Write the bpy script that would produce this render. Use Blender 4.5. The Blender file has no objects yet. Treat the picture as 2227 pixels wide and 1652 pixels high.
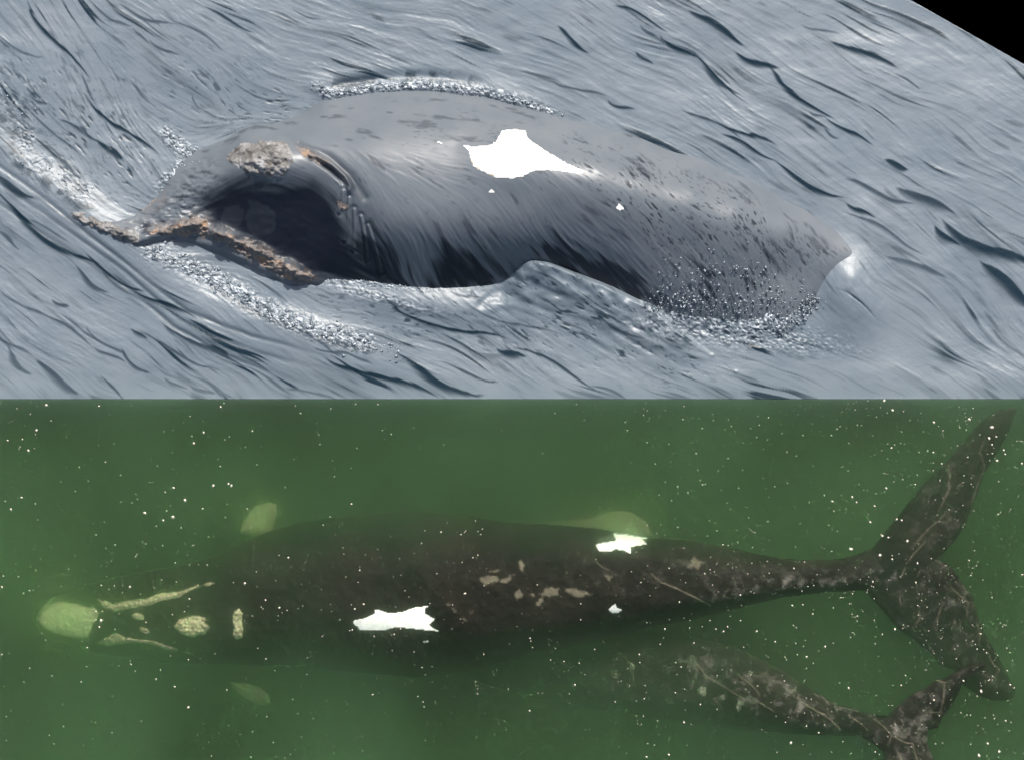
import bpy, math, random
import numpy as np
from mathutils import Vector

# ------------------------------------------------------------------ camera, sky, sun, exposure
S = 139.2            # picture units (2227 across) per metre
H = 48.0             # camera height above the green water
SC = bpy.context.scene
COL = SC.collection
cam = bpy.data.cameras.new("camera")
co = bpy.data.objects.new("camera", cam)
COL.objects.link(co)
SC.camera = co
co.location = (0, 0, H)
cam.sensor_width = 36
cam.lens = 36 * H / (2227 / S)
cam.clip_end = 400

SUN_EL, SUN_AZ = 46.0, 78.0          # azimuth: counter-clockwise from +x (picture right)
w = bpy.data.worlds.new("World")
SC.world = w
w.use_nodes = True
nt = w.node_tree
sky = nt.nodes.new("ShaderNodeTexSky")
sky.sky_type = 'NISHITA'
sky.sun_disc = False
sky.sun_elevation = math.radians(SUN_EL)
sky.sun_rotation = math.radians(90 - SUN_AZ)
sky.dust_density = 4.0
sky.air_density = 1.0
sky.ozone_density = 1.0
nt.nodes["Background"].inputs[1].default_value = 0.12
nt.links.new(sky.outputs[0], nt.nodes["Background"].inputs[0])
sl = bpy.data.lights.new("sun", 'SUN')
sl.energy = 4.4
sl.angle = math.radians(0.5)
sl.color = (1.0, 0.955, 0.89)
so = bpy.data.objects.new("sun", sl)
COL.objects.link(so)
e, a = math.radians(SUN_EL), math.radians(SUN_AZ)
sd = Vector((math.cos(e) * math.cos(a), math.cos(e) * math.sin(a), math.sin(e)))
so.rotation_euler = sd.to_track_quat('Z', 'Y').to_euler()
so.location = sd * 30
SC.view_settings.view_transform = 'Standard'
SC.view_settings.look = 'None'
SC.view_settings.exposure = 0.3
SC.cycles.volume_bounces = 8
SC.cycles.max_bounces = 12
SC.cycles.use_denoising = True

RNG = np.random.default_rng(11)
random.seed(5)
UP = -0.9            # level of the grey sea, a little below the green one

# ------------------------------------------------------------------ small helpers
def wx(vx, z=0.0): return (np.asarray(vx, float) - 1113.5) / S * (1 - z / H)
def wy(vy, z=0.0): return (826.0 - np.asarray(vy, float)) / S * (1 - z / H)

def tag(o, label=None, cat=None, group=None, kind=None):
    if label: o["label"] = label
    if cat: o["category"] = cat
    if group: o["group"] = group
    if kind: o["kind"] = kind
    return o

def mesh_obj(name, verts, faces, mat, parent=None, attrs=None, smooth=True):
    """verts (n,3) array, faces (m,4) or (m,3) array"""
    verts = np.ascontiguousarray(verts, dtype=np.float32)
    faces = np.ascontiguousarray(faces, dtype=np.int32)
    me = bpy.data.meshes.new(name)
    k = faces.shape[1]
    me.vertices.add(len(verts)); me.vertices.foreach_set("co", verts.ravel())
    me.loops.add(faces.size); me.loops.foreach_set("vertex_index", faces.ravel())
    me.polygons.add(len(faces))
    me.polygons.foreach_set("loop_start", np.arange(0, faces.size, k, dtype=np.int32))
    me.polygons.foreach_set("use_smooth", np.full(len(faces), smooth))
    me.update(calc_edges=True)
    me.validate()
    for an, av in (attrs or {}).items():
        at = me.attributes.new(an, 'FLOAT', 'POINT')
        at.data.foreach_set("value", np.ascontiguousarray(av, dtype=np.float32))
    me.materials.append(mat)
    o = bpy.data.objects.new(name, me)
    COL.objects.link(o)
    if parent is not None: o.parent = parent
    return o

def empty(name, loc):
    o = bpy.data.objects.new(name, None)
    o.empty_display_size = 0.3
    COL.objects.link(o)
    o.location = loc
    return o

def blur(a, n=1):
    for _ in range(n):
        a = np.pad(a, 1, mode='edge')
        a = (a[:-2] + 2 * a[1:-1] + a[2:]) / 4
        a = (a[:, :-2] + 2 * a[:, 1:-1] + a[:, 2:]) / 4
    return a

def sst(a, b, x):
    t = np.clip((x - a) / (b - a), 0, 1)
    return t * t * (3 - 2 * t)

def vnoise(x, y, seed=0):
    """smooth value noise, about -1..1"""
    xi = np.floor(x).astype(np.int64); yi = np.floor(y).astype(np.int64)
    fx = x - xi; fy = y - yi
    fx = fx * fx * fx * (fx * (fx * 6 - 15) + 10); fy = fy * fy * fy * (fy * (fy * 6 - 15) + 10)
    def h(i, j):
        n = (i * 374761393 + j * 668265263 + seed * 1442695041) & 0xFFFFFFFF
        n = ((n ^ (n >> 13)) * 1274126177) & 0xFFFFFFFF
        n = (n ^ (n >> 16)) & 0xFFFFFFFF
        return n / 2147483648.0 - 1
    return ((h(xi, yi) * (1 - fx) + h(xi + 1, yi) * fx) * (1 - fy) +
            (h(xi, yi + 1) * (1 - fx) + h(xi + 1, yi + 1) * fx) * fy)

def fbm(x, y, oct=4, seed=0):
    r = np.zeros_like(x, dtype=float); a = 1; t = 0
    for k in range(oct):
        r += a * vnoise(x * 2 ** k + 17.3 * k, y * 2 ** k - 9.1 * k, seed + k); t += a; a *= .5
    return r / t * 1.6

def seg_dist(X, Y, pts, closed=False):
    """unsigned distance to a polyline, the arc position 0..1, and the signed side"""
    P = [np.array(p, float) for p in pts]
    if closed: P = P + [P[0]]
    L = [np.hypot(*(P[i + 1] - P[i])) for i in range(len(P) - 1)]; T = sum(L)
    best = np.full(X.shape, 1e9); arc = np.zeros(X.shape); side = np.zeros(X.shape); acc = 0
    for i in range(len(P) - 1):
        d = P[i + 1] - P[i]; l2 = (d ** 2).sum() + 1e-9
        t = np.clip(((X - P[i][0]) * d[0] + (Y - P[i][1]) * d[1]) / l2, 0, 1)
        px = X - P[i][0] - t * d[0]; py = Y - P[i][1] - t * d[1]
        q = np.hypot(px, py); m = q < best
        best[m] = q[m]; arc[m] = ((acc + t * L[i]) / T)[m]
        side[m] = np.sign(d[0] * py - d[1] * px)[m]       # + = right/below when going right
        acc += L[i]
    return best, arc, side

def inside(X, Y, pts):
    r = np.zeros(X.shape, bool); n = len(pts)
    for i in range(n):
        x0, y0 = pts[i]; x1, y1 = pts[(i + 1) % n]
        if y0 == y1: continue
        c = ((y0 > Y) != (y1 > Y)) & (X < (x1 - x0) * (Y - y0) / (y1 - y0) + x0)
        r ^= c
    return r

def sdf(X, Y, pts):
    """+ inside, computed only near the polygon"""
    p = np.array(pts, float)
    out = np.full(X.shape, -60.0)
    m = (X > p[:, 0].min() - 60) & (X < p[:, 0].max() + 60) & (Y > p[:, 1].min() - 60) & (Y < p[:, 1].max() + 60)
    if not m.any(): return out
    x = X[m]; y = Y[m]
    d, _, _ = seg_dist(x, y, pts, True)
    out[m] = np.where(inside(x, y, pts), d, -d)
    return out

def ellipse(cx, cy, rx, ry, rot=0, n=14, wob=.12, seed=0):
    r = random.Random(seed + int(cx)); c, s = math.cos(rot), math.sin(rot)
    o = []
    for i in range(n):
        t = 2 * math.pi * i / n; k = 1 + r.uniform(-wob, wob)
        u, v = rx * k * math.cos(t), ry * k * math.sin(t)
        o.append((cx + u * c - v * s, cy + u * s + v * c))
    return o

def tps(P, X, Y):
    """thin plate spline through (x, y, z) points"""
    P = np.array(P, float); n = len(P)
    q = P[:, :2] / 400.0
    def U(r2): return np.where(r2 > 0, r2 * np.log(r2 + 1e-12), 0)
    d2 = ((q[:, None] - q[None]) ** 2).sum(-1)
    A = np.zeros((n + 3, n + 3)); A[:n, :n] = U(d2) + np.eye(n) * 2e-4
    A[:n, n] = 1; A[:n, n + 1:] = q; A[n, :n] = 1; A[n + 1:, :n] = q.T
    b = np.zeros(n + 3); b[:n] = P[:, 2]
    c = np.linalg.solve(A, b)
    x = X / 400.0; y = Y / 400.0
    r = c[n] + c[n + 1] * x + c[n + 2] * y
    for i in range(n):
        r = r + c[i] * U((x - q[i, 0]) ** 2 + (y - q[i, 1]) ** 2)
    return r

# ------------------------------------------------------------------ materials
def nodes(name):
    m = bpy.data.materials.new(name); m.use_nodes = True
    return m, m.node_tree.nodes, m.node_tree.links, m.node_tree.nodes["Principled BSDF"]

def N(ns, t, **k):
    n = ns.new(t)
    for a_, v in k.items():
        if a_.startswith('i_'): n.inputs[a_[2:].replace('_', ' ')].default_value = v
        else: setattr(n, a_, v)
    return n

def mixc(ns, ls, fac, a_, b_):
    n = ns.new("ShaderNodeMix"); n.data_type = 'RGBA'
    for s, v in ((n.inputs[0], fac), (n.inputs[6], a_), (n.inputs[7], b_)):
        if isinstance(v, (int, float, tuple)): s.default_value = v
        else: ls.new(v, s)
    return n.outputs[2]

def noise(ns, ls, scale, detail=4, rough=.55, vec=None):
    n = N(ns, "ShaderNodeTexNoise", i_Scale=scale, i_Detail=detail, i_Roughness=rough)
    if vec is None:
        tc = ns.new("ShaderNodeTexCoord"); vec = tc.outputs["Object"]
    ls.new(vec, n.inputs["Vector"])
    return n

def ramp(ns, ls, src, stops):
    r = ns.new("ShaderNodeValToRGB"); el = r.color_ramp.elements
    while len(el) < len(stops): el.new(0.5)
    for e_, (p, c) in zip(el, stops):
        e_.position = p; e_.color = c if len(c) == 4 else (*c, 1)
    ls.new(src, r.inputs[0])
    return r.outputs[0]

def bump(ns, ls, b, src, strength, dist):
    n = N(ns, "ShaderNodeBump", i_Strength=strength, i_Distance=dist)
    ls.new(src, n.inputs["Height"]); ls.new(n.outputs[0], b.inputs["Normal"])

def attr(ns, name):
    n = ns.new("ShaderNodeAttribute"); n.attribute_name = name
    return n.outputs["Fac"]

# grey rippled sea
M_SEA, ns, ls, b = nodes("grey_sea")
n1 = noise(ns, ls, 0.9, 5)
c = ramp(ns, ls, n1.outputs[0], [(.3, (.122, .156, .186)), (.7, (.160, .191, .220))])
c = mixc(ns, ls, attr(ns, "ripple_dark"), c, (.004, .018, .030, 1))  # dark of ripples that mirror no sky, painted into the colour
c = mixc(ns, ls, attr(ns, "foam"), c, (.72, .77, .82, 1))
ls.new(c, b.inputs["Base Color"])
b.inputs["Roughness"].default_value = .42
b.inputs["Specular IOR Level"].default_value = .55
b.inputs["IOR"].default_value = 1.45
n2 = noise(ns, ls, 38, 3)
bump(ns, ls, b, n2.outputs[0], .25, .006)

# wet skin of the surfacing whale
M_SKIN, ns, ls, b = nodes("wet_dark_skin")
n1 = noise(ns, ls, 2.2, 6)
c = ramp(ns, ls, n1.outputs[0], [(.3, (.100, .119, .138)), (.7, (.121, .137, .154))])
c = mixc(ns, ls, attr(ns, "bare_shade"), c, (.010, .013, .021, 1))      # black of filmless skin, and of shade painted in hollow and flank
c = mixc(ns, ls, attr(ns, "tint"), c, (.17, .125, .095, 1))
ls.new(c, b.inputs["Base Color"])
b.inputs["Roughness"].default_value = .38
mr = N(ns, "ShaderNodeMapRange"); mr.inputs[3].default_value = .38; mr.inputs[4].default_value = .14
ls.new(attr(ns, "bare_shade"), mr.inputs[0]); ls.new(mr.outputs[0], b.inputs["Specular IOR Level"])
n2 = noise(ns, ls, 55, 3)
bump(ns, ls, b, n2.outputs[0], .3, .004)

def rough_mat(name, c0, c1, c2, scale, spec=.4, rgh=.6, bs=.6):
    m, ns, ls, b = nodes(name)
    n1 = noise(ns, ls, scale, 6, .65)
    n3 = noise(ns, ls, scale * 3.1, 4, .6)
    c = ramp(ns, ls, n1.outputs[0], [(.30, c0), (.5, c1), (.72, c2)])
    c = mixc(ns, ls, ramp(ns, ls, n3.outputs[0], [(.35, (0, 0, 0)), (.5, (.35, .35, .35))]), c, (*c0, 1))
    ls.new(c, b.inputs["Base Color"])
    b.inputs["Roughness"].default_value = rgh
    b.inputs["Specular IOR Level"].default_value = spec
    bump(ns, ls, b, n3.outputs[0], bs, .03)
    return m
M_CALL = rough_mat("crusty_grey_callosity", (.05, .045, .04), (.20, .195, .19), (.38, .385, .40), 4)
M_CALLO = rough_mat("orange_tinged_callosity", (.06, .05, .045), (.21, .19, .18), (.40, .24, .13), 5)
M_WHITE, ns, ls, b = nodes("white_marking")
n1 = noise(ns, ls, 3, 4)
c = ramp(ns, ls, n1.outputs[0], [(.3, (.93, .92, .86)), (.7, (.96, .955, .91))])
c = mixc(ns, ls, attr(ns, "rim"), c, (.26, .20, .12, 1))
ls.new(c, b.inputs["Base Color"]); b.inputs["Roughness"].default_value = .4

# skin of the whales under the green water
M_SUB, ns, ls, b = nodes("brown_black_skin")
n1 = noise(ns, ls, 1.1, 6, .6)
c = ramp(ns, ls, n1.outputs[0], [(.35, (.004, .0035, .003)), (.62, (.015, .0115, .010))])
n4 = noise(ns, ls, 5, 8, .75)
sp = ramp(ns, ls, n4.outputs[0], [(.5, (0, 0, 0)), (.75, (1, 1, 1))])
ml = ns.new("ShaderNodeMath"); ml.operation = 'MULTIPLY'
ls.new(sp, ml.inputs[0]); ls.new(attr(ns, "mottle"), ml.inputs[1])
c = mixc(ns, ls, ml.outputs[0], c, (.25, .225, .20, 1))
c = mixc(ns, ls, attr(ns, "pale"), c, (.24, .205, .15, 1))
ls.new(c, b.inputs["Base Color"])
b.inputs["Roughness"].default_value = .7
b.inputs["Specular IOR Level"].default_value = .08
bump(ns, ls, b, n4.outputs[0], .4, .02)
M_SCALL = rough_mat("pale_callosity", (.30, .28, .16), (.50, .47, .29), (.62, .59, .38), 9, .1, .85, .2)
M_PALE, ns, ls, b = nodes("pale_flipper_skin")
n1 = noise(ns, ls, 3, 4)
ls.new(ramp(ns, ls, n1.outputs[0], [(.3, (.44, .48, .25)), (.7, (.58, .62, .34))]), b.inputs["Base Color"])

M_FLECK, ns, ls, b = nodes("foam_fleck_white")
n1 = noise(ns, ls, 30, 3)
ls.new(ramp(ns, ls, n1.outputs[0], [(.3, (.46, .41, .31)), (.7, (.74, .69, .57))]), b.inputs["Base Color"])
M_BUB, ns, ls, b = nodes("bubble_film")
n1 = noise(ns, ls, 22, 5, .7)
ls.new(ramp(ns, ls, n1.outputs[0], [(.38, (.03, .05, .07)), (.52, (.16, .20, .24)), (.68, (.75, .80, .86))]), b.inputs["Base Color"])
b.inputs["Roughness"].default_value = .22
b.inputs["Specular IOR Level"].default_value = 1.0
b.inputs["Transmission Weight"].default_value = .25
M_BED, ns, ls, b = nodes("dark_green_bed")
n1 = noise(ns, ls, .35, 4)
ls.new(ramp(ns, ls, n1.outputs[0], [(.3, (.006, .022, .010)), (.7, (.018, .05, .018))]), b.inputs["Base Color"])
b.inputs["Roughness"].default_value = 1; b.inputs["Specular IOR Level"].default_value = 0
M_BLACK, ns, ls, b = nodes("black_backdrop")
b.inputs["Base Color"].default_value = (0, 0, 0, 1)
b.inputs["Roughness"].default_value = 1; b.inputs["Specular IOR Level"].default_value = 0
M_MURK = bpy.data.materials.new("green_murk"); M_MURK.use_nodes = True
ns, ls = M_MURK.node_tree.nodes, M_MURK.node_tree.links
ns.remove(ns["Principled BSDF"])
vs = ns.new("ShaderNodeVolumeScatter"); va = ns.new("ShaderNodeVolumeAbsorption"); ad = ns.new("ShaderNodeAddShader")
SIG_S = (.100, .365, .145); SIG_A = (.27, .13, .32)
ms, ma = max(SIG_S), .999
vs.inputs["Color"].default_value = (*[s / ms for s in SIG_S], 1); vs.inputs["Density"].default_value = ms
vs.inputs["Anisotropy"].default_value = 0.6
va.inputs["Color"].default_value = (*[1 - s for s in SIG_A], 1); va.inputs["Density"].default_value = 1.0
ls.new(vs.outputs[0], ad.inputs[0]); ls.new(va.outputs[0], ad.inputs[1])
vf = ns.new("ShaderNodeVolumeScatter"); vf.inputs["Color"].default_value = (.84, 1, .76, 1); vf.inputs["Density"].default_value = .95
vf.inputs["Anisotropy"].default_value = .93
cn = noise(ns, ls, .42, 3, .5); mrn = N(ns, "ShaderNodeMapRange")
for k_, v_ in zip((1, 2, 3, 4), (.34, .66, .62 * ms, 1.42 * ms)): mrn.inputs[k_].default_value = v_
ls.new(cn.outputs[0], mrn.inputs[0]); ls.new(mrn.outputs[0], vs.inputs["Density"])
ad2 = ns.new("ShaderNodeAddShader"); ls.new(ad.outputs[0], ad2.inputs[0]); ls.new(vf.outputs[0], ad2.inputs[1])
ls.new(ad2.outputs[0], ns["Material Output"].inputs["Volume"])

# ------------------------------------------------------------------ the grey sea and the whale surfacing in it
STEP = 2.0
gx = np.arange(-90, 2317, STEP); gy = np.arange(-80, 868 + .1, STEP)
gy[-1] = 868.0
GX, GY = np.meshgrid(gx, gy)
ny, nx = GX.shape

FLOW = [(1300,50,27),(1700,150,32),(2100,300,32),(1500,300,27),(1900,450,34),(2150,700,42),(2000,650,38),(1900,800,25),
 (1500,820,16),(1100,120,22),(900,80,18),(700,60,22),(500,40,30),(300,60,42),(100,50,58),(200,200,58),(50,200,48),
 (350,350,45),(450,200,40),(100,400,42),(100,600,37),(300,650,35),(500,760,33),(800,820,27),(50,800,42),(1000,760,25),
 (1200,700,28),(1300,820,28),(1650,760,14),(2150,820,32),(1300,180,24),(1750,400,30),
 (700,280,4),(900,230,3),(1100,260,10),(1000,320,10),(850,330,18),(800,380,45),(850,450,60),(900,560,74),(1000,550,64),
 (1100,500,52),(1200,450,46),(1300,550,55),(1400,450,48),(1600,550,60),(1700,550,62),(1800,560,55),(1300,350,32),
 (1500,380,38),(420,400,-35),(480,300,-18),(1650,640,80),(600,660,33),(700,640,15),(850,680,18)]
def angle_field(X, Y):
    c_ = np.zeros(X.shape); s_ = np.zeros(X.shape)
    for x, y, t in FLOW:
        wt = 1.0 / (((X - x) ** 2 + (Y - y) ** 2) / 3600.0 + .35) ** 2
        t = math.radians(t); c_ += wt * math.cos(t); s_ += wt * math.sin(t)
    t = np.arctan2(s_, c_) + .20 * vnoise(X / 130, Y / 95, 301) + .13 * vnoise(X / 48, Y / 36, 302)
    return np.cos(t), np.sin(t)

def lic(noise_, X, Y, step, n):
    """smear a noise picture along the flow"""
    c_, s_ = angle_field(X, Y)
    hh, ww = noise_.shape
    J, I = np.meshgrid(np.arange(ww, dtype=float), np.arange(hh, dtype=float))
    acc = noise_.copy(); wt = 1.0
    for sg in (1, -1):
        x = J.copy(); y = I.copy()
        for k in range(n):
            xi = np.clip(x.astype(int), 0, ww - 1); yi = np.clip(y.astype(int), 0, hh - 1)
            x = x + sg * step * c_[yi, xi]; y = y + sg * step * s_[yi, xi]
            x = np.clip(x, 0, ww - 1.001); y = np.clip(y, 0, hh - 1.001)
            x0 = x.astype(int); y0 = y.astype(int); fx = x - x0; fy = y - y0
            x1 = np.minimum(x0 + 1, ww - 1); y1 = np.minimum(y0 + 1, hh - 1)
            v = (noise_[y0, x0] * (1 - fx) + noise_[y0, x1] * fx) * (1 - fy) + (noise_[y1, x0] * (1 - fx) + noise_[y1, x1] * fx) * fy
            f = .5 + .5 * math.cos(math.pi * (k + 1) / (n + 1))
            acc += f * v; wt += f
    acc -= acc.mean(); acc /= acc.std()
    return acc

def resample(a_, f):
    """up-sample a coarse grid made with stride f back to the full grid"""
    yy = np.clip(np.arange(ny) / f, 0, a_.shape[0] - 1.001); xx = np.clip(np.arange(nx) / f, 0, a_.shape[1] - 1.001)
    y0 = yy.astype(int); x0 = xx.astype(int); fy = (yy - y0)[:, None]; fx = (xx - x0)[None]
    return ((a_[y0][:, x0] * (1 - fx) + a_[y0][:, x0 + 1] * fx) * (1 - fy) +
            (a_[y0 + 1][:, x0] * (1 - fx) + a_[y0 + 1][:, x0 + 1] * fx) * fy)

def cgrid(f):
    xs_ = gx[0] + np.arange(nx // f + 2) * STEP * f; ys_ = gy[0] + np.arange(ny // f + 2) * STEP * f
    return np.meshgrid(xs_, ys_)
L_fine = lic(blur(RNG.standard_normal((ny, nx)), 1), GX, GY, 1.0, 16)
CX, CY = cgrid(2)
L_mid = resample(lic(blur(RNG.standard_normal(CX.shape), 2), CX, CY, 1.2, 24), 2)
L_mid2 = resample(lic(blur(RNG.standard_normal(CX.shape), 2), CX, CY, 1.2, 12), 2)
L_thin = blur(lic(RNG.standard_normal((ny, nx)), GX, GY, 1.4, 36), 1); L_thin /= L_thin.std()
CX, CY = cgrid(4)
L_big = resample(lic(blur(RNG.standard_normal(CX.shape), 3), CX, CY, 1.2, 22), 4)
L_fl2 = lic(RNG.standard_normal((ny, nx)), GX, GY, 1.0, 3)
# short flecks: noise barely smeared
L_fleck = lic(blur(RNG.standard_normal((ny, nx)), 1), GX, GY, 1.0, 7)

def poly_mask(pts, soft):
    return sst(-soft, soft, sdf(GX, GY, pts))
def blob(cx, cy, rx, ry, rot=0):
    r = math.radians(rot); c_, s_ = math.cos(r), math.sin(r)
    u = (GX - cx) * c_ + (GY - cy) * s_; v = -(GX - cx) * s_ + (GY - cy) * c_
    return np.exp(-((u / rx) ** 2 + (v / ry) ** 2))

# --- body height (metres above the calm water)
OUT = [(290,455),(345,410),(370,372),(420,325),(500,290),(590,262),(660,238),(700,212),(760,198),(880,188),(1000,196),(1120,219),
 (1225,251),(1330,273),(1450,316),(1580,366),(1700,426),(1800,482),(1862,528),(1885,562),(1840,600),(1775,655),(1720,700),
 (1620,700),(1500,690),(1400,660),(1330,628),(1250,600),(1180,590),(1120,600),(1040,622),(945,632),(860,627),(760,607),
 (690,606),(640,610),(560,585),(480,545),(400,515),(320,528),(255,520),(200,492),(160,458),(215,462)]
ctl = [(x, y, 0.0) for x, y in OUT]
cxm, cym = 1050, 420
for i, (x, y) in enumerate(OUT):
    x0, y0 = OUT[i - 1]; x1, y1 = OUT[(i + 1) % len(OUT)]
    tx, ty = x1 - x0, y1 - y0; l = math.hypot(tx, ty); nx_, ny_ = ty / l, -tx / l
    ctl.append((x + nx_ * 60, y + ny_ * 60, -.38))
ctl += [(480,330,.22),(540,300,.34),(600,320,.72),(520,345,.58),(645,365,.84),(570,365,.80),(700,330,.76),(800,300,.72),(760,240,.26),
 (900,260,.56),(1000,260,.60),(880,215,.20),(1000,215,.16),(1120,250,.32),(1000,310,.84),(1100,320,.96),(900,340,.90),(800,380,.90),
 (1200,330,.86),(1300,350,.84),(1400,380,.76),(1500,410,.66),(1600,450,.56),(1700,490,.34),(1800,535,.13),
 (900,430,.98),(1000,420,1.02),(1100,430,1.0),(1200,450,.92),(1300,480,.82),(1400,510,.72),(1500,540,.56),(1600,570,.44),(1700,590,.18),
 (850,490,.84),(950,500,.90),(1050,500,.86),(1150,510,.72),(860,560,.42),(950,568,.46),(1040,560,.45),(1130,555,.38),
 (1250,545,.46),(1350,580,.36),(1450,610,.34),(1550,640,.22),(1650,650,.14),
 (400,400,.20),(450,400,.34),(500,402,.46),(560,430,.46),(620,430,.52),(580,400,.60),(640,400,.66),(570,470,.32),(520,470,.28),(600,500,.28),
 (640,480,.38),(560,515,.15),(640,540,.20),(700,575,.16),(700,480,.48),(700,420,.64),(760,430,.80),(770,500,.56),(780,560,.28),(720,540,.32),(450,455,.16),
 (410,488,.16),(350,450,.14),(380,430,.2),(270,490,.12),(350,500,.10),(480,512,.14)]
BODY = tps(ctl, GX, GY)
sdo = sdf(GX, GY, OUT)
# lip ridge with its crust
lip = [(325,512),(410,486),(470,500),(540,528),(600,560),(650,588),(690,606)]
d, arc, side = seg_dist(GX, GY, lip)
BODY += .16 * np.exp(-(d / 15) ** 2) * (.75 + .25 * np.sin(arc * 30 + 1))
BODY += .05 * np.exp(-(((d - 30) / 10) ** 2)) * (side > 0)
d, arc, side = seg_dist(GX, GY, [(160,458),(215,486),(260,505),(305,520)])
BODY += .14 * np.exp(-(d / 20) ** 2)
# groove of the blowhole and the folds behind it
d, arc, side = seg_dist(GX, GY, [(690,345),(725,368),(748,390),(757,405)])
BODY -= .11 * np.exp(-(d / 5) ** 2) * np.sin(np.pi * np.clip(arc * .9 + .05, 0, 1)) - .05 * np.exp(-((d - 11) / 6) ** 2) * (side < 0)
d, arc, side = seg_dist(GX, GY, [(655,312),(720,340),(770,385),(800,430)])
BODY -= .05 * np.exp(-(d / 9) ** 2)
for k, (x0, y0, x1, y1) in enumerate([(752,415,742,460),(765,430,752,520),(775,455,770,540),(790,470,800,560),(805,490,830,590)]):
    d, _, _ = seg_dist(GX, GY, [(x0, y0), ((x0 + x1) / 2 + 3, (y0 + y1) / 2), (x1, y1)])
    BODY += .022 * np.exp(-(d / 3) ** 2) - .02 * np.exp(-((d - 6) / 4) ** 2)
d, _, _ = seg_dist(GX, GY, [(205,452),(240,458),(283,455)])
BODY -= .22 * np.exp(-(d / 8) ** 2)
inner = sst(0, 60, sdo)
cav = blob(600, 490, 160, 85, 10)
flank = sst(.15, .9, -np.gradient(BODY, STEP / S, axis=0)) * sst(760, 900, GX)
BODY += inner * (1 - .85 * cav) * (.0009 * L_fine + .0012 * L_mid) + flank * (.002 * L_fine + .003 * L_mid2)
# torn film of water running off the right half of the back
fleckb = sst(1150, 1500, GX) * .45 + blob(1450, 480, 90, 170, -38) + blob(1640, 500, 60, 170, -35) + blob(1300, 400, 30, 130, -50) + blob(1190, 270, 50, 20, 20) + blob(850, 350, 60, 14, 25) * .7
fleckb = np.clip(fleckb + .9 * fbm(GX / 60, GY / 60, 3, 4) - .25, 0, 1.1) * inner
BODY -= .006 * fleckb * sst(1.1, 2.2, L_fleck)
BARE_SHADE = .8 * fleckb * np.maximum(sst(1.2, 2.1, L_fleck), .9 * sst(1.0, 2.1, L_fl2 + .5 * L_mid2))
BODY -= .004 * sst(900, 1100, GX) * flank * sst(.6, 2.0, L_mid2 + .6 * L_fine)
# hollow of the head and lower flank: filmless skin plus painted shade, streaked edges
hol = sdf(GX, GY, [(455,425),(500,395),(540,388),(580,392),(640,395),(690,385),(735,430),(752,480),(765,520),(800,560),(850,570),(880,632),(760,610),(690,608),(600,560),(520,518),(470,490),(450,460),(440,445)])
fl1 = sdf(GX, GY, [(790,500),(850,530),(890,580),(925,640),(800,640),(740,560)])
fl2 = sdf(GX, GY, [(925,640),(938,560),(965,530),(1010,540),(1060,570),(1110,590),(1060,640)])
fl3 = sdf(GX, GY, [(1150,560),(1190,490),(1300,530),(1400,560),(1440,650),(1390,690),(1250,620)])
stk = 9 * L_mid2 + 6 * L_fine
BARE_SHADE = np.maximum(BARE_SHADE, sst(-26, 26, hol + .5 * stk))
BARE_SHADE = np.maximum(BARE_SHADE, .93 * sst(-14, 30, np.maximum(fl1, fl2) + stk * 1.1))
BARE_SHADE = np.maximum(BARE_SHADE, .85 * sst(-6, 34, fl3 + stk * 2.2 - 14))
BARE_SHADE = np.maximum(BARE_SHADE, .8 * sst(-30, 10, sdf(GX, GY, [(1400,600),(1500,560),(1640,520),(1720,640),(1560,660),(1420,650)])) * sst(.9, 1.9, L_mid2 + .5 * L_fine))
BARE_SHADE = np.maximum(BARE_SHADE, .45 * sst(1.4, 2.6, L_mid2 + .5 * L_fleck))
for q in ([(492,446),(520,440),(535,450),(533,472),(526,486),(500,494),(478,482)], [(541,428),(560,432),(590,446),(604,462),(606,486),(596,505),(560,512),(542,498),(536,470),(545,446)]):
    BARE_SHADE *= 1 - .08 * sst(-1, 3, sdf(GX, GY, q) + 2 * fbm(GX / 9, GY / 9, 3, 93))  # two faint reflections painted into the hollow's dark
BARE_SHADE = np.maximum(BARE_SHADE, .6 * blob(700, 345, 60, 9, 38) + .6 * blob(770, 400, 60, 10, 55) + .5 * blob(1790, 520, 14, 5, 50))
lump = sst(520, 400, GX) * inner + .6 * np.exp(-((sdf(GX, GY, lip + [(640, 640), (480, 590), (330, 550)])) / 30) ** 2)
BODY += lump * .03 * fbm(GX / 24, GY / 15, 4, 71)
BARE_SHADE = np.maximum(BARE_SHADE, .8 * np.clip(lump, 0, 1) * sst(.15, .7, fbm(GX / 20, GY / 9, 4, 73)))
BODY += .02 * cav * fbm(GX / 40, GY / 40, 3, 75)
# crusts on the skin
CR = {}
CR['top'] = [(498,345),(503,322),(530,308),(560,304),(590,302),(625,306),(640,322),(642,350),(637,378),(625,385),(600,385),(575,378),(545,372),(518,362)]
CR['lip'] = [(325,505),(345,485),(380,482),(410,470),(425,463),(452,470),(460,488),(455,498),(495,503),(540,522),(590,545),(632,575),(680,595),(676,608),(640,608),(600,590),(560,570),(520,545),(480,520),(430,505),(380,503)]
CR['snout'] = [(158,462),(170,448),(200,455),(235,476),(262,492),(290,500),(308,515),(300,528),(262,520),(225,505),(190,485)]
CR['ridge'] = [(650,316),(668,322),(700,342),(712,350),(705,354),(680,342),(655,328)]
CR['spot'] = [(737,437),(750,433),(760,445),(756,458),(742,452)]
CR['brow'] = [(285,440),(300,410),(330,395),(352,360),(362,372),(345,405),(340,428),(310,450)]
CRM = {}
wob = 5 * fbm(GX / 14, GY / 14, 3, 9)
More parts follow.
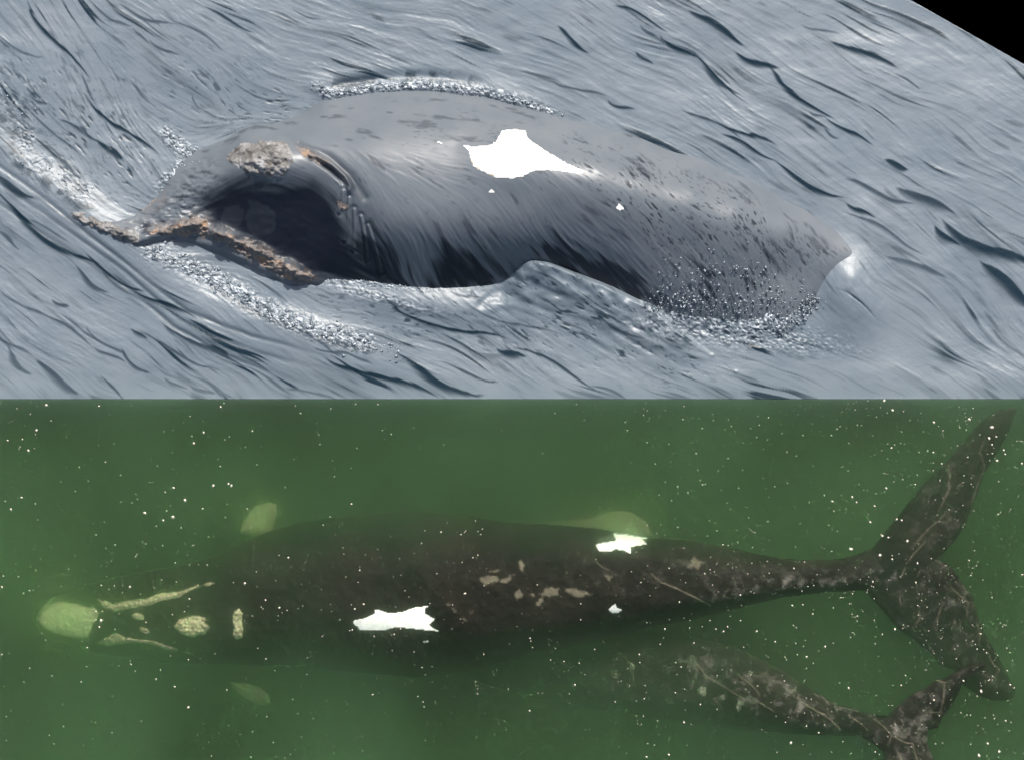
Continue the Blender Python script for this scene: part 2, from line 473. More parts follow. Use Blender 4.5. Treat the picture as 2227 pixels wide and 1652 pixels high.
for k, p in CR.items():
    CRM[k] = sdf(GX, GY, p) + wob
    amp = {'top': .045, 'lip': .055, 'snout': .05, 'ridge': .025, 'spot': .03, 'brow': .05}[k]
    nz = fbm(GX / 17, GY / 13, 3, 21) + .35 * fbm(GX / 6, GY / 6, 2, 23)
    BODY += sst(-2, 7, CRM[k]) * amp * (.35 + 1.0 * nz)

# --- water height
DEEP = np.zeros_like(GX)
MOD = (1 - .45 * sst(500, 200, GX) * sst(500, 300, GY)) * np.clip(.62 + .8 * fbm(GX / 160, GY / 120, 3, 62), .2, 1.5)
W = MOD * (.0018 * L_big + .0017 * L_mid + .0008 * L_fine + .0007 * L_thin + .0006 * L_fl2) + .0035 * fbm(GX / 46, GY / 26, 4, 63)
calm = blob(1900, 720, 150, 110) 
W *= 1 - .6 * calm
W += .04 * fbm(GX / 300, GY / 240, 2, 3)
ridge = sst(1.35, 2.6, L_mid)
W += .004 * ridge
DIST = np.clip(.45 + .9 * fbm(GX / 130, GY / 110, 2, 61), .1, 1)
LINES = .20 * sst(.2, 1.8, L_thin + .6 * L_fine) + .8 * sst(1.3, 2.4, L_thin + .6 * L_mid) * DIST + .75 * sst(1.5, 2.5, L_mid + .3 * L_thin) * DIST + .35 * sst(1.6, 2.8, L_mid2 + .5 * L_fine) + .25 * sst(1.2, 2.4, L_big + .3 * L_mid2)  # light and dark of the ripples drawn as dark lines in the colour
def facet(x0, y0, x1, y1, wdt, hgt):
    """a wavelet whose front, facing the foot of the picture, is steep"""
    global W
    cx_, cy_ = (x0 + x1) / 2, (y0 + y1) / 2
    x0, x1, y0, y1 = cx_ + (x0 - cx_) * 1.35, cx_ + (x1 - cx_) * 1.35, cy_ + (y0 - cy_) * 1.35, cy_ + (y1 - cy_) * 1.35
    L_ = math.hypot(x1 - x0, y1 - y0)
    m = (abs(GX - cx_) < L_) & (abs(GY - cy_) < L_ * .8 + 60)
    c_, s_ = (x1 - x0) / L_, (y1 - y0) / L_
    X_ = GX[m]; Y_ = GY[m]
    u = ((X_ - cx_) * c_ + (Y_ - cy_) * s_) / (L_ / 2)
    v = (-(X_ - cx_) * s_ + (Y_ - cy_) * c_)
    v = v + .045 * L_ * np.sin(u * 2.6 + cx_) + 1.6 * L_mid[m] * min(1, wdt / 9) + .7 * L_fine[m]
    env = np.clip(1 - u * u, 0, 1)
    h_ = .15 * hgt * env * np.where(v < 0, np.exp(-(v / 40) ** 2), 1 - sst(0, 1, v / (wdt * np.maximum(env, .15))))
    W[m] += h_
    DEEP[m] = np.maximum(DEEP[m], np.clip(hgt / .09, .45, 1) * sst(.0, .45, env) * sst(-2.0, 1.2, v) * (1 - sst(.35, 1.6, v / (wdt * np.maximum(env, .1) ** 1.2))))  # dark of the wavelet's front painted as colour
def T3(px, py): return px * .4532 + 1217.9, py * .4532          # zoomed views used to read positions off the photograph
def T5(px, py): return 696 + px * .3516, 435 + py * .3516
def T4(px, py): return px * .3516, 348 + py * .3516
def T1(px, py): return px * .3686, py * .3686
for f_, (x0, y0, x1, y1, wd, hg) in [(T3, v) for v in [(290,0,500,100,14,.10),(640,25,870,160,26,.14),(400,95,495,180,12,.06),(500,150,640,250,18,.11),
   (640,250,850,410,12,.09),(860,220,1030,295,26,.14),(1020,300,1280,530,20,.13),(1300,545,1480,660,16,.10),(0,110,130,210,18,.10),
   (0,370,200,440,10,.06),(240,460,345,505,10,.08),(370,225,440,275,12,.08),(1180,90,1320,130,8,.05),(1330,165,1590,280,24,.14),
   (1620,330,1720,390,8,.06),(610,500,840,630,10,.07),(800,580,1010,670,14,.09),(800,640,1020,730,12,.09),(1050,780,1330,920,20,.12),
   (1390,960,1500,1025,16,.10),(1570,745,1660,790,24,.10),(1650,880,1880,1000,34,.08),(1810,1075,1910,1160,26,.10),
   (1400,1020,1720,1180,12,.06),(1880,1050,2227,1260,46,.11),(2050,1250,2260,1440,50,.12),(1590,1215,1830,1310,24,.06),
   (1400,860,1670,945,18,.07),(1270,600,1330,640,8,.06),(1200,515,1270,540,8,.06)]] + \
   [(T5, v) for v in [(460,630,1080,860,16,.09),(960,640,1440,840,8,.05),(1250,915,1700,1150,12,.08),(1700,1150,1930,1235,9,.06),
   (0,905,300,1000,10,.06),(100,960,660,1215,20,.10),(500,980,960,1190,26,.09),(770,1020,1080,1105,10,.07),(1110,910,1260,960,26,.10),
   (840,555,990,600,10,.05),(1700,690,1980,850,10,.06),(920,905,1120,960,30,.04),(1300,400,1500,520,8,.05)]] + \
   [(T4, v) for v in [(0,230,560,600,22,.10),(560,600,860,790,16,.10),(860,790,1180,960,20,.10),(0,90,200,200,26,.08),(200,360,420,470,12,.05),
   (480,670,650,800,18,.07),(330,850,420,890,18,.07),(560,1040,760,1200,10,.06),(760,1180,910,1310,12,.07),(820,1040,900,1100,14,.08),
   (900,1100,1300,1260,9,.06),(1060,1010,1480,1280,20,.08),(600,1150,760,1240,10,.06),(0,780,140,900,10,.05),(180,880,540,1130,10,.06),
   (250,1250,480,1420,26,.07),(640,1340,760,1480,9,.07),(1030,1350,1150,1420,12,.05),(1180,1380,1320,1440,16,.05),(1210,1350,1450,1460,8,.05),
   (1500,1270,1800,1430,9,.05),(1800,1400,2100,1500,9,.05),(60,1160,180,1310,22,.06),(0,1080,180,1200,9,.05),(380,960,640,1100,9,.05),
   (1350,1130,1600,1230,8,.05),(1700,1000,2100,1180,8,.06),(0,420,120,520,12,.06)]] + \
   [(T1, v) for v in [(200,0,480,400,12,.09),(480,420,560,560,8,.06),(550,560,880,870,14,.12),(590,800,710,910,24,.09),(0,190,230,300,10,.05),
   (730,0,1000,100,12,.06),(900,210,1040,290,10,.06),(1060,90,1300,240,8,.05),(1230,20,1480,130,10,.08),(640,80,770,110,8,.05),
   (370,690,600,800,10,.07),(1130,540,1170,610,6,.05),(180,520,290,590,8,.06),(320,900,480,1020,12,.06),(1740,20,1900,80,6,.05)]]:
    p0 = f_(x0, y0); p1 = f_(x1, y1)
    facet(p0[0], p0[1], p1[0], p1[1], wd * .62, hg)
# bow wave in front of the jaw
bow = [(-100,250),(0,318),(110,400),(215,480),(310,545),(430,640),(560,700),(700,745),(900,800),(1100,850),(1300,900)]
d, arc, side = seg_dist(GX, GY, bow)
sdv = d * side
W += .10 * np.exp(-(np.where(sdv > 0, sdv / 70, sdv / 40)) ** 2) * sst(.0, .15, arc) * (1 - sst(.55, .75, arc))
W -= .03 * np.exp(-((sdv + 80) / 50) ** 2) * (1 - sst(.5, .75, arc))
for off, am in ((34, .018), (58, .014), (88, .014)):
    W -= am * np.exp(-((sdv - off - 7 * np.sin(arc * 14 + off)) / 5.5) ** 2) * (1 - sst(.4, .7, arc))
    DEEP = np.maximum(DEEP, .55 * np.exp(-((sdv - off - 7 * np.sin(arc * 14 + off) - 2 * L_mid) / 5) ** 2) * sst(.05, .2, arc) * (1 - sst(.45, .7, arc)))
# the flap of water lapping over the flank, the swell under it, and the wave at the tail end
lap = sdf(GX, GY, [(1098,612),(1118,590),(1132,570),(1150,562),(1185,568),(1250,594),(1330,625),(1400,662),(1440,700),(1300,760),(1100,740),(1000,640),(1060,628)])
dl, al, sl_ = seg_dist(GX, GY, [(1080,622),(1105,602),(1120,586),(1136,571),(1152,564),(1190,571),(1250,596),(1330,628),(1400,664),(1450,700)])
dl = dl * sl_
lap_m = np.exp(-(dl / 110) ** 2) * (dl > 0) * sst(1080, 1150, GX)
W += blur((.34 * sst(1085, 1165, GX) * (1 - .5 * sst(1150, 1450, GX)) + .03 * fbm(GX / 30, GY / 22, 3, 72) * (dl > 0)) * np.exp(-(np.where(dl > 0, dl / 75, dl / 9)) ** 2), 4)
W += .012 * L_mid2 * lap_m
W = W + .10 * blob(1000, 665, 130, 40, 8) + .05 * blob(760, 640, 160, 30, 8)
tw = sdf(GX, GY, [(1855,556),(1830,582),(1795,600),(1770,640),(1755,675),(1730,705),(1760,740),(1850,760),(1960,740),(1930,650),(1890,590)])
W += .17 * blob(1848, 640, 62, 88, -28) + .05 * blob(1850, 590, 40, 40) + .01 * fbm(GX / 26, GY / 40, 3, 88) * blob(1850, 640, 90, 90)
for k in range(7):
    d, arc, _ = seg_dist(GX, GY, [(1790 + 4 * k, 620 + 5 * k), (1835 + 3 * k, 630 + 2 * k), (1870 + 2 * k, 655 + 2 * k), (1905, 690 + k)])
    W -= .005 * np.exp(-(d / 1.9) ** 2) * np.sin(np.pi * arc)
# water piles up along the far side of the back
top = [(650,158),(690,182),(720,196),(800,184),(880,176),(960,178),(1060,192),(1140,215),(1225,246)]
d, arc, side = seg_dist(GX, GY, top)
sdv2 = d * side
W += .05 * np.exp(-(np.where(sdv2 < 0, sdv2 / 40, sdv2 / 12)) ** 2) * sst(0, .1, arc) * (1 - sst(.8, 1, arc))
FOAM = np.zeros_like(W)
def foamy(mask, amp, scale=7, col=1.0, seed=31):
    global W, FOAM, DEEP
    nz = fbm(GX / scale, GY / scale, 4, seed)
    W = W + mask * amp * (.55 * (np.abs(nz) * 1.6 - .3) + .07 * L_fl2)
    FOAM = np.maximum(FOAM, np.clip(mask * sst(.2, 1.2, .8 * nz + .5 * L_fl2) * col, 0, 1))
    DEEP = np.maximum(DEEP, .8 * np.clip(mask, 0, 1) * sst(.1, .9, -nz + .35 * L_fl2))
edge = np.exp(-((sdv2 + 2) / 11) ** 2) * sst(.02, .1, arc) * (1 - sst(.93, 1, arc))
foamy(edge, .05, 6, .8)
teeth = np.exp(-((sdv2 + 22) / 13) ** 2) * sst(.08, .2, arc) * (1 - sst(.58, .72, arc))
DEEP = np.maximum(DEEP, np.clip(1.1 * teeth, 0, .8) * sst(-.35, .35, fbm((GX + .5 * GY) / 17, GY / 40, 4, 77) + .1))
W -= .05 * teeth
d, arc, side = seg_dist(GX, GY, [(330,545),(400,570),(480,610),(560,660),(640,695),(720,725),(800,745)])
foamy(np.exp(-(d / 19) ** 2), .05, 8, .75, 41)
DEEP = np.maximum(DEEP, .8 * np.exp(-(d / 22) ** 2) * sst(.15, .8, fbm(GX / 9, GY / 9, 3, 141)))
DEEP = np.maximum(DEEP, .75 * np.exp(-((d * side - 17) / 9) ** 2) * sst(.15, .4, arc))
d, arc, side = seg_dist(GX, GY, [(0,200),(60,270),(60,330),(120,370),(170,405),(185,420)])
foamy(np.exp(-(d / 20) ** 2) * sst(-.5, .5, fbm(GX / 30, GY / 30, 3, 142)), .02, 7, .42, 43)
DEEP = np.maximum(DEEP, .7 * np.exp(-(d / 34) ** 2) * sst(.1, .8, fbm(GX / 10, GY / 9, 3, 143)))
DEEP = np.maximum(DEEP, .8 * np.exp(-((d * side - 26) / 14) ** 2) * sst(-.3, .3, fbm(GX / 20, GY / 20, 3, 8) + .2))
d, arc, side = seg_dist(GX, GY, [(360,280),(385,305),(420,325),(350,400)])
foamy(np.exp(-(d / 13) ** 2), .05, 7, .7, 44)
foamy(blob(60, 190, 110, 70, 30) * .6 * sst(-.4, .8, L_mid2), .015, 16, .4, 45)
DEEP = np.maximum(DEEP, .8 * blob(70, 200, 130, 90, 30) * sst(.5, 1.6, L_fleck + .4 * L_mid2))
foamy(blob(800, 612, 130, 8, 5), .05, 6, .6, 46)
foamy(blob(830, 645, 120, 10, 14), .03, 6, .5, 47)
spl = [(1390,655),(1440,620),(1560,600),(1680,620),(1760,655),(1740,705),(1640,725),(1500,705),(1420,690)]
spm = sst(-14, 24, sdf(GX, GY, spl))
foamy(spm, .05, 9, .8, 48)
DEEP = np.maximum(DEEP, spm * .9 * sst(.1, .9, fbm(GX / 12, GY / 22, 4, 90)))
foamy(blob(1600, 725, 190, 26, 6), .05, 9, .4, 49)
W += .05 * spm
# short dark flecks where the disturbed water is pitted
fl = blob(130, 300, 200, 110, 40) + blob(330, 380, 150, 90, 30) + blob(560, 210, 130, 60, 15) + blob(1200, 700, 330, 80, 18) + blob(850, 690, 200, 40, 14) + .5 * blob(300, 150, 250, 120)
fl = np.clip(fl + .9 * np.clip(lap_m, 0, 1), 0, 1) * np.clip(.75 + fbm(GX / 40, GY / 40, 3, 6), 0, 1)
W -= .010 * fl * sst(.7, 2.0, L_fleck)
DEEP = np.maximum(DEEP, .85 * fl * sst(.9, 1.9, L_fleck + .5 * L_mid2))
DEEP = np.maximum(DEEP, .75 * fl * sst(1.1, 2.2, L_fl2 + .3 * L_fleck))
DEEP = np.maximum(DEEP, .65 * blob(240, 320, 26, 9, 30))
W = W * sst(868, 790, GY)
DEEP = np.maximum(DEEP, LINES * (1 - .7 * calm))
DEEP *= 1 - FOAM

def grid_faces(ny_, nx_, keep):
    idx = np.arange(ny_ * nx_).reshape(ny_, nx_)
    q = np.stack([idx[:-1, :-1], idx[1:, :-1], idx[1:, 1:], idx[:-1, 1:]], -1)
    return q[keep]

def compact(verts, faces, attrs):
    used = np.unique(faces); rem = np.full(len(verts), -1); rem[used] = np.arange(len(used))
    return verts[used], rem[faces], {k: v[used] for k, v in attrs.items()}

# the sheet, cut along its straight far edge
lineY = (GX - 2008) * (127 / 219.0)
VX, VY = GX.copy(), GY.copy()
beyond = (GY < lineY)
VY[beyond] = lineY[beyond]
cell_in = ~(beyond[:-1, :-1] & beyond[1:, :-1] & beyond[1:, 1:] & beyond[:-1, 1:])
# stretch the outermost rows far out of the picture so the sea does not stop at its edge
VX[:, 0] = -1400; VY[0, :] = np.where(beyond[0], VY[0, :], -1200); VX[:, -1] = 3600
VY[:, -1] = np.where(beyond[:, -1], (3600 - 2008) * (127 / 219.0), VY[:, -1])
V = np.stack([wx(VX, UP), wy(VY, 0), W + UP], -1).reshape(-1, 3)
F = grid_faces(ny, nx, cell_in)
V, F, A = compact(V, F, {"foam": FOAM.ravel(), "ripple_dark": DEEP.ravel()})
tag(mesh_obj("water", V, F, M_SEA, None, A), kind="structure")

# whale: top skin on the grid, belly mirrored below; crusts and white marks are meshes of their own
whale = empty("whale", (0, 0, UP))
tag(whale, "wet grey whale breaking the rippled grey sea, white star-shaped mark on its back", "whale")
BODY = np.minimum(BODY, 1.2)
inb = (BODY > -.42) & (sdo > -75)
cellb = inb[:-1, :-1] & inb[1:, :-1] & inb[1:, 1:] & inb[:-1, 1:]
WP = {}
WP[0] = [(1009,315),(1030,319),(1064,316),(1078,309),(1092,282),(1118,277),(1141,280),(1146,299),(1180,325),(1228,355),(1273,375),(1245,376),(1193,369),(1155,373),
         (1141,382),(1110,389),(1075,385),(1040,368),(1031,362),(1024,351),(1021,327)]
WP[1] = [(1062,418),(1069,413),(1076,419)]
WP[2] = [(1334,452),(1341,442),(1352,454),(1342,457)]
WP[3] = [(952,308),(960,308),(966,312)]
wsd = {k: sdf(GX, GY, p) for k, p in WP.items()}
part = np.zeros((ny, nx), int)
names = []
for k in WP:
    part[wsd[k] + (1.2 * vnoise(GX / 5, GY / 5, 2) if k == 0 else 0) > 0] = len(names) + 1; names.append(('white_patch', M_WHITE))
for k in CR:
    part[CRM[k] > 0] = len(names) + 1
    names.append(('callosity', M_CALL if k in ('top', 'snout') else M_CALLO))
pc = part[:-1, :-1]
TINT = np.clip(.5 * blob(700, 345, 40, 12, 30) + .5 * blob(330, 410, 30, 40) + .35 * sst(-14, 0, CRM['lip']) + .35 * sst(-12, 0, CRM['snout']), 0, 1) * np.clip(.5 + fbm(GX / 9, GY / 9, 3, 55), 0, 1)
Vt = np.stack([wx(GX, UP), wy(GY, 0), BODY], -1).reshape(-1, 3)
RIM = np.clip(sst(9, 0, wsd[0]) * (sst(0, 6, (GY - 345) + (1035 - GX) * .4) * (GX < 1080) + ((GX - 1150) * .75 + 290 > GY) * (GX > 1148)), 0, 1) * np.clip(.6 + fbm(GX / 7, GY / 7, 3, 66), 0, 1)
for i, (nm, mt) in enumerate(names):
    f_ = grid_faces(ny, nx, cellb & (pc == i + 1))
    if len(f_) == 0: continue
    v_, f_, a_ = compact(Vt, f_, {"rim": RIM.ravel() * (i == 0)})
    mesh_obj(nm, v_, f_, mt, whale, a_)
f_top = grid_faces(ny, nx, cellb & (pc == 0))
# the belly: same plan, every fourth line, hanging below
gs = slice(0, None, 4)
Xb, Yb, Bb = GX[gs, gs], GY[gs, gs], BODY[gs, gs]
ib = (Bb > -.42) & (sdo[gs, gs] > -75)
cb = ib[:-1, :-1] & ib[1:, :-1] & ib[1:, 1:] & ib[:-1, 1:]
fb = grid_faces(*Xb.shape, cb)[:, ::-1]
Vb = np.stack([wx(Xb, UP), wy(Yb, 0), -.42 - (Bb + .42) * 1.1], -1).reshape(-1, 3)
allV = np.concatenate([Vt, Vb]); allF = np.concatenate([f_top, fb + len(Vt)])
v_, f_, a_ = compact(allV, allF, {"tint": np.concatenate([TINT.ravel(), np.zeros(len(Vb))]), "bare_shade": np.concatenate([BARE_SHADE.ravel(), np.ones(len(Vb))])})
mesh_obj("body", v_, f_, M_SKIN, whale, a_)

# bubbles and drops thrown up round the whale
def ico():
    t = (1 + 5 ** .5) / 2
    v = np.array([(-1,t,0),(1,t,0),(-1,-t,0),(1,-t,0),(0,-1,t),(0,1,t),(0,-1,-t),(0,1,-t),(t,0,-1),(t,0,1),(-t,0,-1),(-t,0,1)], float)
    f = [(0,11,5),(0,5,1),(0,1,7),(0,7,10),(0,10,11),(1,5,9),(5,11,4),(11,10,2),(10,7,6),(7,1,8),(3,9,4),(3,4,2),(3,2,6),(3,6,8),(3,8,9),(4,9,5),(2,4,11),(6,2,10),(8,6,7),(9,8,1)]
    v /= np.linalg.norm(v[0])
    return v, f
def subdiv(v, f):
    v = list(map(tuple, v)); mid = {}; out = []
    def m(a_, b_):
        k = (min(a_, b_), max(a_, b_))
        if k not in mid:
            p = (np.array(v[a_]) + np.array(v[b_])); p /= np.linalg.norm(p); mid[k] = len(v); v.append(tuple(p))
        return mid[k]
    for a_, b_, c_ in f:
        x, y, z = m(a_, b_), m(b_, c_), m(c_, a_)
        out += [(a_, x, z), (b_, y, x), (c_, z, y), (x, y, z)]
    return np.array(v), out
IV, IF = ico(); IV2, IF2 = subdiv(IV, IF)
def surf(x, y):
    i = np.clip(((y - gy[0]) / STEP).astype(int), 0, ny - 1); j = np.clip(((x - gx[0]) / STEP).astype(int), 0, nx - 1)
    return np.maximum(W[i, j], np.where(inb[i, j], BODY[i, j], -9)) 
def bubbles(name, pts, rad, mat, label, cat, lift=0.0, sq=.8, stretch=None):
    n = len(pts); x, y = pts[:, 0], pts[:, 1]
    z = surf(x, y) + UP + lift * rad
    if np.ndim(lift): z = surf(x, y) + UP + lift
    c_ = np.stack([wx(x, UP), wy(y, 0), z], -1)
    v = IV2[None] * rad[:, None, None] * np.array([1, 1, sq])[None, None]
    jit = 1 + .14 * RNG.standard_normal((n, len(IV2), 1)).clip(-1.5, 1.5) * (0.6)
    v = v * jit
    if stretch is not None:
        ca, sa = stretch
        u = v[..., 0] * 1.5
        v = np.stack([u * ca[:, None] - v[..., 1] * sa[:, None], -(u * sa[:, None]) - v[..., 1] * ca[:, None], v[..., 2]], -1)
    V_ = (v + c_[:, None]).reshape(-1, 3)
    F_ = (np.array(IF2)[None] + (np.arange(n) * len(IV2))[:, None, None]).reshape(-1, 3)
    o = mesh_obj(name, V_, F_, mat)
    return tag(o, label, cat, kind="stuff")
def along(poly, n, sd_, off=0):
    P = np.array(poly, float); L_ = np.hypot(*(P[1:] - P[:-1]).T); c_ = np.concatenate([[0], np.cumsum(L_)])
    s = RNG.uniform(0, c_[-1], n); k = np.clip(np.searchsorted(c_, s) - 1, 0, len(L_) - 1); t = (s - c_[k]) / L_[k]
    p = P[k] + (P[k + 1] - P[k]) * t[:, None]
    d_ = (P[k + 1] - P[k]) / L_[k][:, None]; nrm = np.stack([-d_[:, 1], d_[:, 0]], -1)
    return p + nrm * (RNG.standard_normal(n) * sd_ + off)[:, None]
def radii(n, lo, hi, p=3.0): return lo + (hi - lo) * RNG.random(n) ** p
p = along([(338,548),(400,568),(480,608),(560,658),(640,695),(720,725),(800,748),(880,765)], 700, 12)
bubbles("foam", p, radii(len(p), .003, .034, 6), M_BUB, "band of clustered glassy bubbles along the bow wave below the whale's jaw", "foam")
p = along([(680,170),(720,190),(800,180),(880,172),(960,178),(1060,192),(1140,212),(1225,242)], 600, 6)
bubbles("foam", p, radii(len(p), .003, .022, 4), M_BUB, "strip of sparkling foam along the far edge of the whale's back", "foam")
p = np.concatenate([along([(0,190),(50,260),(60,330),(120,370),(170,405),(190,425)], 160, 17), along([(365,285),(390,305),(420,325),(380,370)], 120, 9)])
bubbles("foam", p, radii(len(p), .004, .02, 3), M_BUB, "loose white foam trailing away ahead of the whale's snout", "foam")
p = np.concatenate([along([(1400,665),(1480,660),(1600,665),(1700,660),(1760,640)], 600, 20), along([(1430,620),(1560,590),(1700,600)], 260, 26),
                    along([(1690,715),(1740,690),(1770,640)], 300, 8)])
r_ = radii(len(p), .004, .018, 3)
ANG = RNG.uniform(0, 180, len(p))
ca, sa = np.cos(np.radians(ANG)), np.sin(np.radians(ANG))
bubbles("splash_drops", p, r_, M_BUB, "splash of drops and torn water at the lower flank near the whale's tail end", "splash", lift=np.abs(RNG.standard_normal(len(p))) * .05, stretch=(ca, sa))

# ------------------------------------------------------------------ green water with two whales in it
box = bpy.data.meshes.new("haze")
x0, x1, y0, y1, z0, z1 = -16, 16, -13, float(wy(868)) - .003, -6.5, 0.0
bv = [(x, y, z) for z in (z0, z1) for y in (y0, y1) for x in (x0, x1)]
box.from_pydata(bv, [], [(0,2,3,1),(4,5,7,6),(0,1,5,4),(2,6,7,3),(0,4,6,2),(1,3,7,5)])
box.materials.append(M_MURK)
ob = bpy.data.objects.new("haze", box); COL.objects.link(ob); tag(ob, kind="stuff")
bd = mesh_obj("sea_bed", np.array([(-16.5,-13.5,-6.6),(16.5,-13.5,-6.6),(16.5,float(wy(868))-.01,-6.6),(-16.5,float(wy(868))-.01,-6.6)]), np.array([(0,1,2,3)]), M_BED)
tag(bd, kind="structure")
bk = mesh_obj("backdrop", np.array([(-60,-60,-9.0),(60,-60,-9.0),(60,60,-9.0),(-60,60,-9.0)]), np.array([(0,1,2,3)]), M_BLACK)
tag(bk, kind="structure")

def Z1(px, py): return px * .2843, 1078.7 + py * .2843
def Z2(px, py): return 609 + px * .3125, 1078.7 + py * .3125
def Z3(px, py): return 1217.9 + px * .347, 1078.7 + py * .347
def Z4(px, py): return 1739.8 + px * .26856, 861.2 + py * .26856
def Z5(px, py): return 1739.8 + px * .27323, 1200.4 + py * .27323
def tp(f, L): return [f(*p) for p in L]

def swimmer(label, prof, fluke, fz, marks, zref, step, pale=None, mott=None, caustic_lines=(), bb=None):
    """prof: x, y of upper edge, y of lower edge, z of the back, roundness. fluke: outline; fz(x, y): its height"""
    root = empty("whale", (0, 0, 0)); tag(root, label, "whale")
    gx_ = np.arange(bb[0], bb[2], step); gy_ = np.arange(bb[1], bb[3], step)
    X, Y = np.meshgrid(gx_, gy_)
    pr = np.array(prof, float)
    cs = lambda c_: np.interp(X, pr[:, 0], pr[:, c_])
    yt, yb, zt, kk = cs(1), cs(2), cs(3), cs(4)
    ends = np.clip((X - pr[0, 0]) / 30, 0, 1) ** .4 * np.sqrt(np.clip((pr[-1, 0] - X) / 60, 0, 1))
    hw = (yb - yt) / 2 * np.maximum(ends, .02); yc = (yt + yb) / 2
    u = np.clip(1 - np.abs((Y - yc) / hw) ** 2.8, 0, 1) * (X > pr[0, 0]) * (X < pr[-1, 0])
    tb = u ** .85 * hw / S * kk
    zc = zt - hw / S * kk
    fd = sdf(X, Y, fluke)
    tf = np.where(fd > 0, .10 * np.clip(fd / 26, 0, 1) ** .5, 0)
    zf = fz(X, Y)
    hb, hf = tb > 0, tf > 0
    topz = np.maximum(np.where(hb, zc + tb, -99), np.where(hf, zf + tf, -99))
    botz = np.minimum(np.where(hb, zc - tb, 99), np.where(hf, zf - tf, 99))
    ins = hb | hf
    # ring of zero thickness round the outline
    nb = np.zeros_like(ins); nb[1:] |= ins[:-1]; nb[:-1] |= ins[1:]; nb[:, 1:] |= ins[:, :-1]; nb[:, :-1] |= ins[:, 1:]
    nb |= np.roll(nb, 1, 0) & np.roll(nb, 1, 1)
    edge_ = ~ins
    zm = np.where(fd > -8, zf, np.where(tb > 0, zc, zc))
    topz = np.where(edge_, zm + .004, topz); botz = np.where(edge_, zm - .004, botz)
    sm = blur(topz, 2)
    core = blur(ins.astype(float), 3) > .995
    topz = np.where(core, sm, topz)
    topz = topz + np.where(core, .012 * fbm(X / 22, Y / 22, 4, 12), 0)
    PALE = np.zeros_like(X)
    for pts, wd_, am in caustic_lines:  # rippling sunlight lines, painted as pale ridges on the skin
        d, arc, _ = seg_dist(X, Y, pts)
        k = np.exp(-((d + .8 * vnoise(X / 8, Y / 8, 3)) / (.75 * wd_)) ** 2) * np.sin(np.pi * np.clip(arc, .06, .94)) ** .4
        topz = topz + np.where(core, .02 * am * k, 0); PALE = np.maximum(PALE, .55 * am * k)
    for pts, am in (pale or []):
        PALE = np.maximum(PALE, am * sst(-2, 3, sdf(X, Y, pts) + 3 * fbm(X / 8, Y / 8, 3, 15)))
    MO = mott(X, Y) if mott else np.zeros_like(X)
    part_ = np.zeros(X.shape, int); nm = []
    for name, mt, pts, rough_, rise in marks:
        sd_ = sdf(X, Y, pts) + rough_ * fbm(X / 7, Y / 7, 2, 5)
        sel = sd_ > 0
        part_[sel] = len(nm) + 1; nm.append((name, mt))
        topz = topz + np.where(core, sst(-2, 5, sd_) * rise * (.6 + .8 * np.abs(fbm(X / 8, Y / 8, 3, 19))), 0)
    sc_ = 1 - zref / H
    P0 = np.stack([(X - 1113.5) / S * sc_, (826 - Y) / S * sc_, topz], -1).reshape(-1, 3)
    P1 = np.stack([(X - 1113.5) / S * sc_, (826 - Y) / S * sc_, botz], -1).reshape(-1, 3)
    ok = ins[:-1, :-1] | ins[1:, :-1] | ins[1:, 1:] | ins[:-1, 1:]
    pc_ = part_[:-1, :-1]
    at = {"pale": PALE.ravel(), "mottle": MO.ravel(), "rim": np.zeros(X.size)}
    for i, (n_, mt) in enumerate(nm):
        f_ = grid_faces(*X.shape, ok & (pc_ == i + 1))
        if len(f_):
            v_, f_, a_ = compact(P0, f_, at); mesh_obj(n_, v_, f_, mt, root, a_)
    ft = grid_faces(*X.shape, ok & (pc_ == 0)); fb_ = grid_faces(*X.shape, ok)[:, ::-1]
    v_, f_, a_ = compact(np.concatenate([P0, P1]), np.concatenate([ft, fb_ + len(P0)]), {k: np.concatenate([q, q * 0]) for k, q in at.items()})
    mesh_obj("body", v_, f_, M_SUB, root, a_)
    return root

prof_m = [(66,1316,1396,-1.55,1.1),(130,1298,1408,-1.38,1.0),(200,1270,1428,-1.15,.9),(300,1248,1442,-.92,.85),(400,1230,1448,-.74,.8),(480,1205,1448,-.60,.75),(560,1165,1450,-.48,.7),
 (650,1138,1452,-.42,.75),(770,1120,1464,-.30,.8),(900,1113,1474,-.24,.66),(1000,1121,1462,-.22,.68),(1100,1137,1440,-.2,.7),(1200,1141,1415,-.2,.74),(1300,1150,1389,-.2,.8),
 (1400,1166,1363,-.2,.85),(1500,1172,1344,-.2,.9),(1600,1193,1318,-.22,.9),(1700,1213,1292,-.25,.9),(1800,1214,1281,-.28,.8),(1880,1205,1277,-.32,.6),(2010,1215,1262,-.42,.4)]
fl_m = tp(Z4, [(330,1300),(440,1270),(560,1220),(650,1110),(780,950),(950,730),(1150,540),(1300,370),(1400,255),(1480,180),(1560,130),(1640,100),(1710,92),(1722,112),(1700,150),(1660,270),(1560,450),(1450,620),
      (1380,830),(1300,1020),(1240,1120),(1180,1200),(1085,1285)]) + tp(Z5, [(1050,38),(1130,80),(1200,140),(1250,230),(1330,330),(1370,440),(1400,560),(1470,690),(1540,800),(1620,960),(1690,1090),
      (1680,1130),(1650,1160),(1500,1158),(1400,1120),(1290,1040),(1220,925),(1090,870),(1030,790),(900,690),(750,580),(600,400),(500,290),(400,240),(300,230)])
def fz_m(X, Y): return -.42 - .0009 * np.clip(Y - 1240, 0, 400) - .0003 * np.clip(1240 - Y, 0, 400)
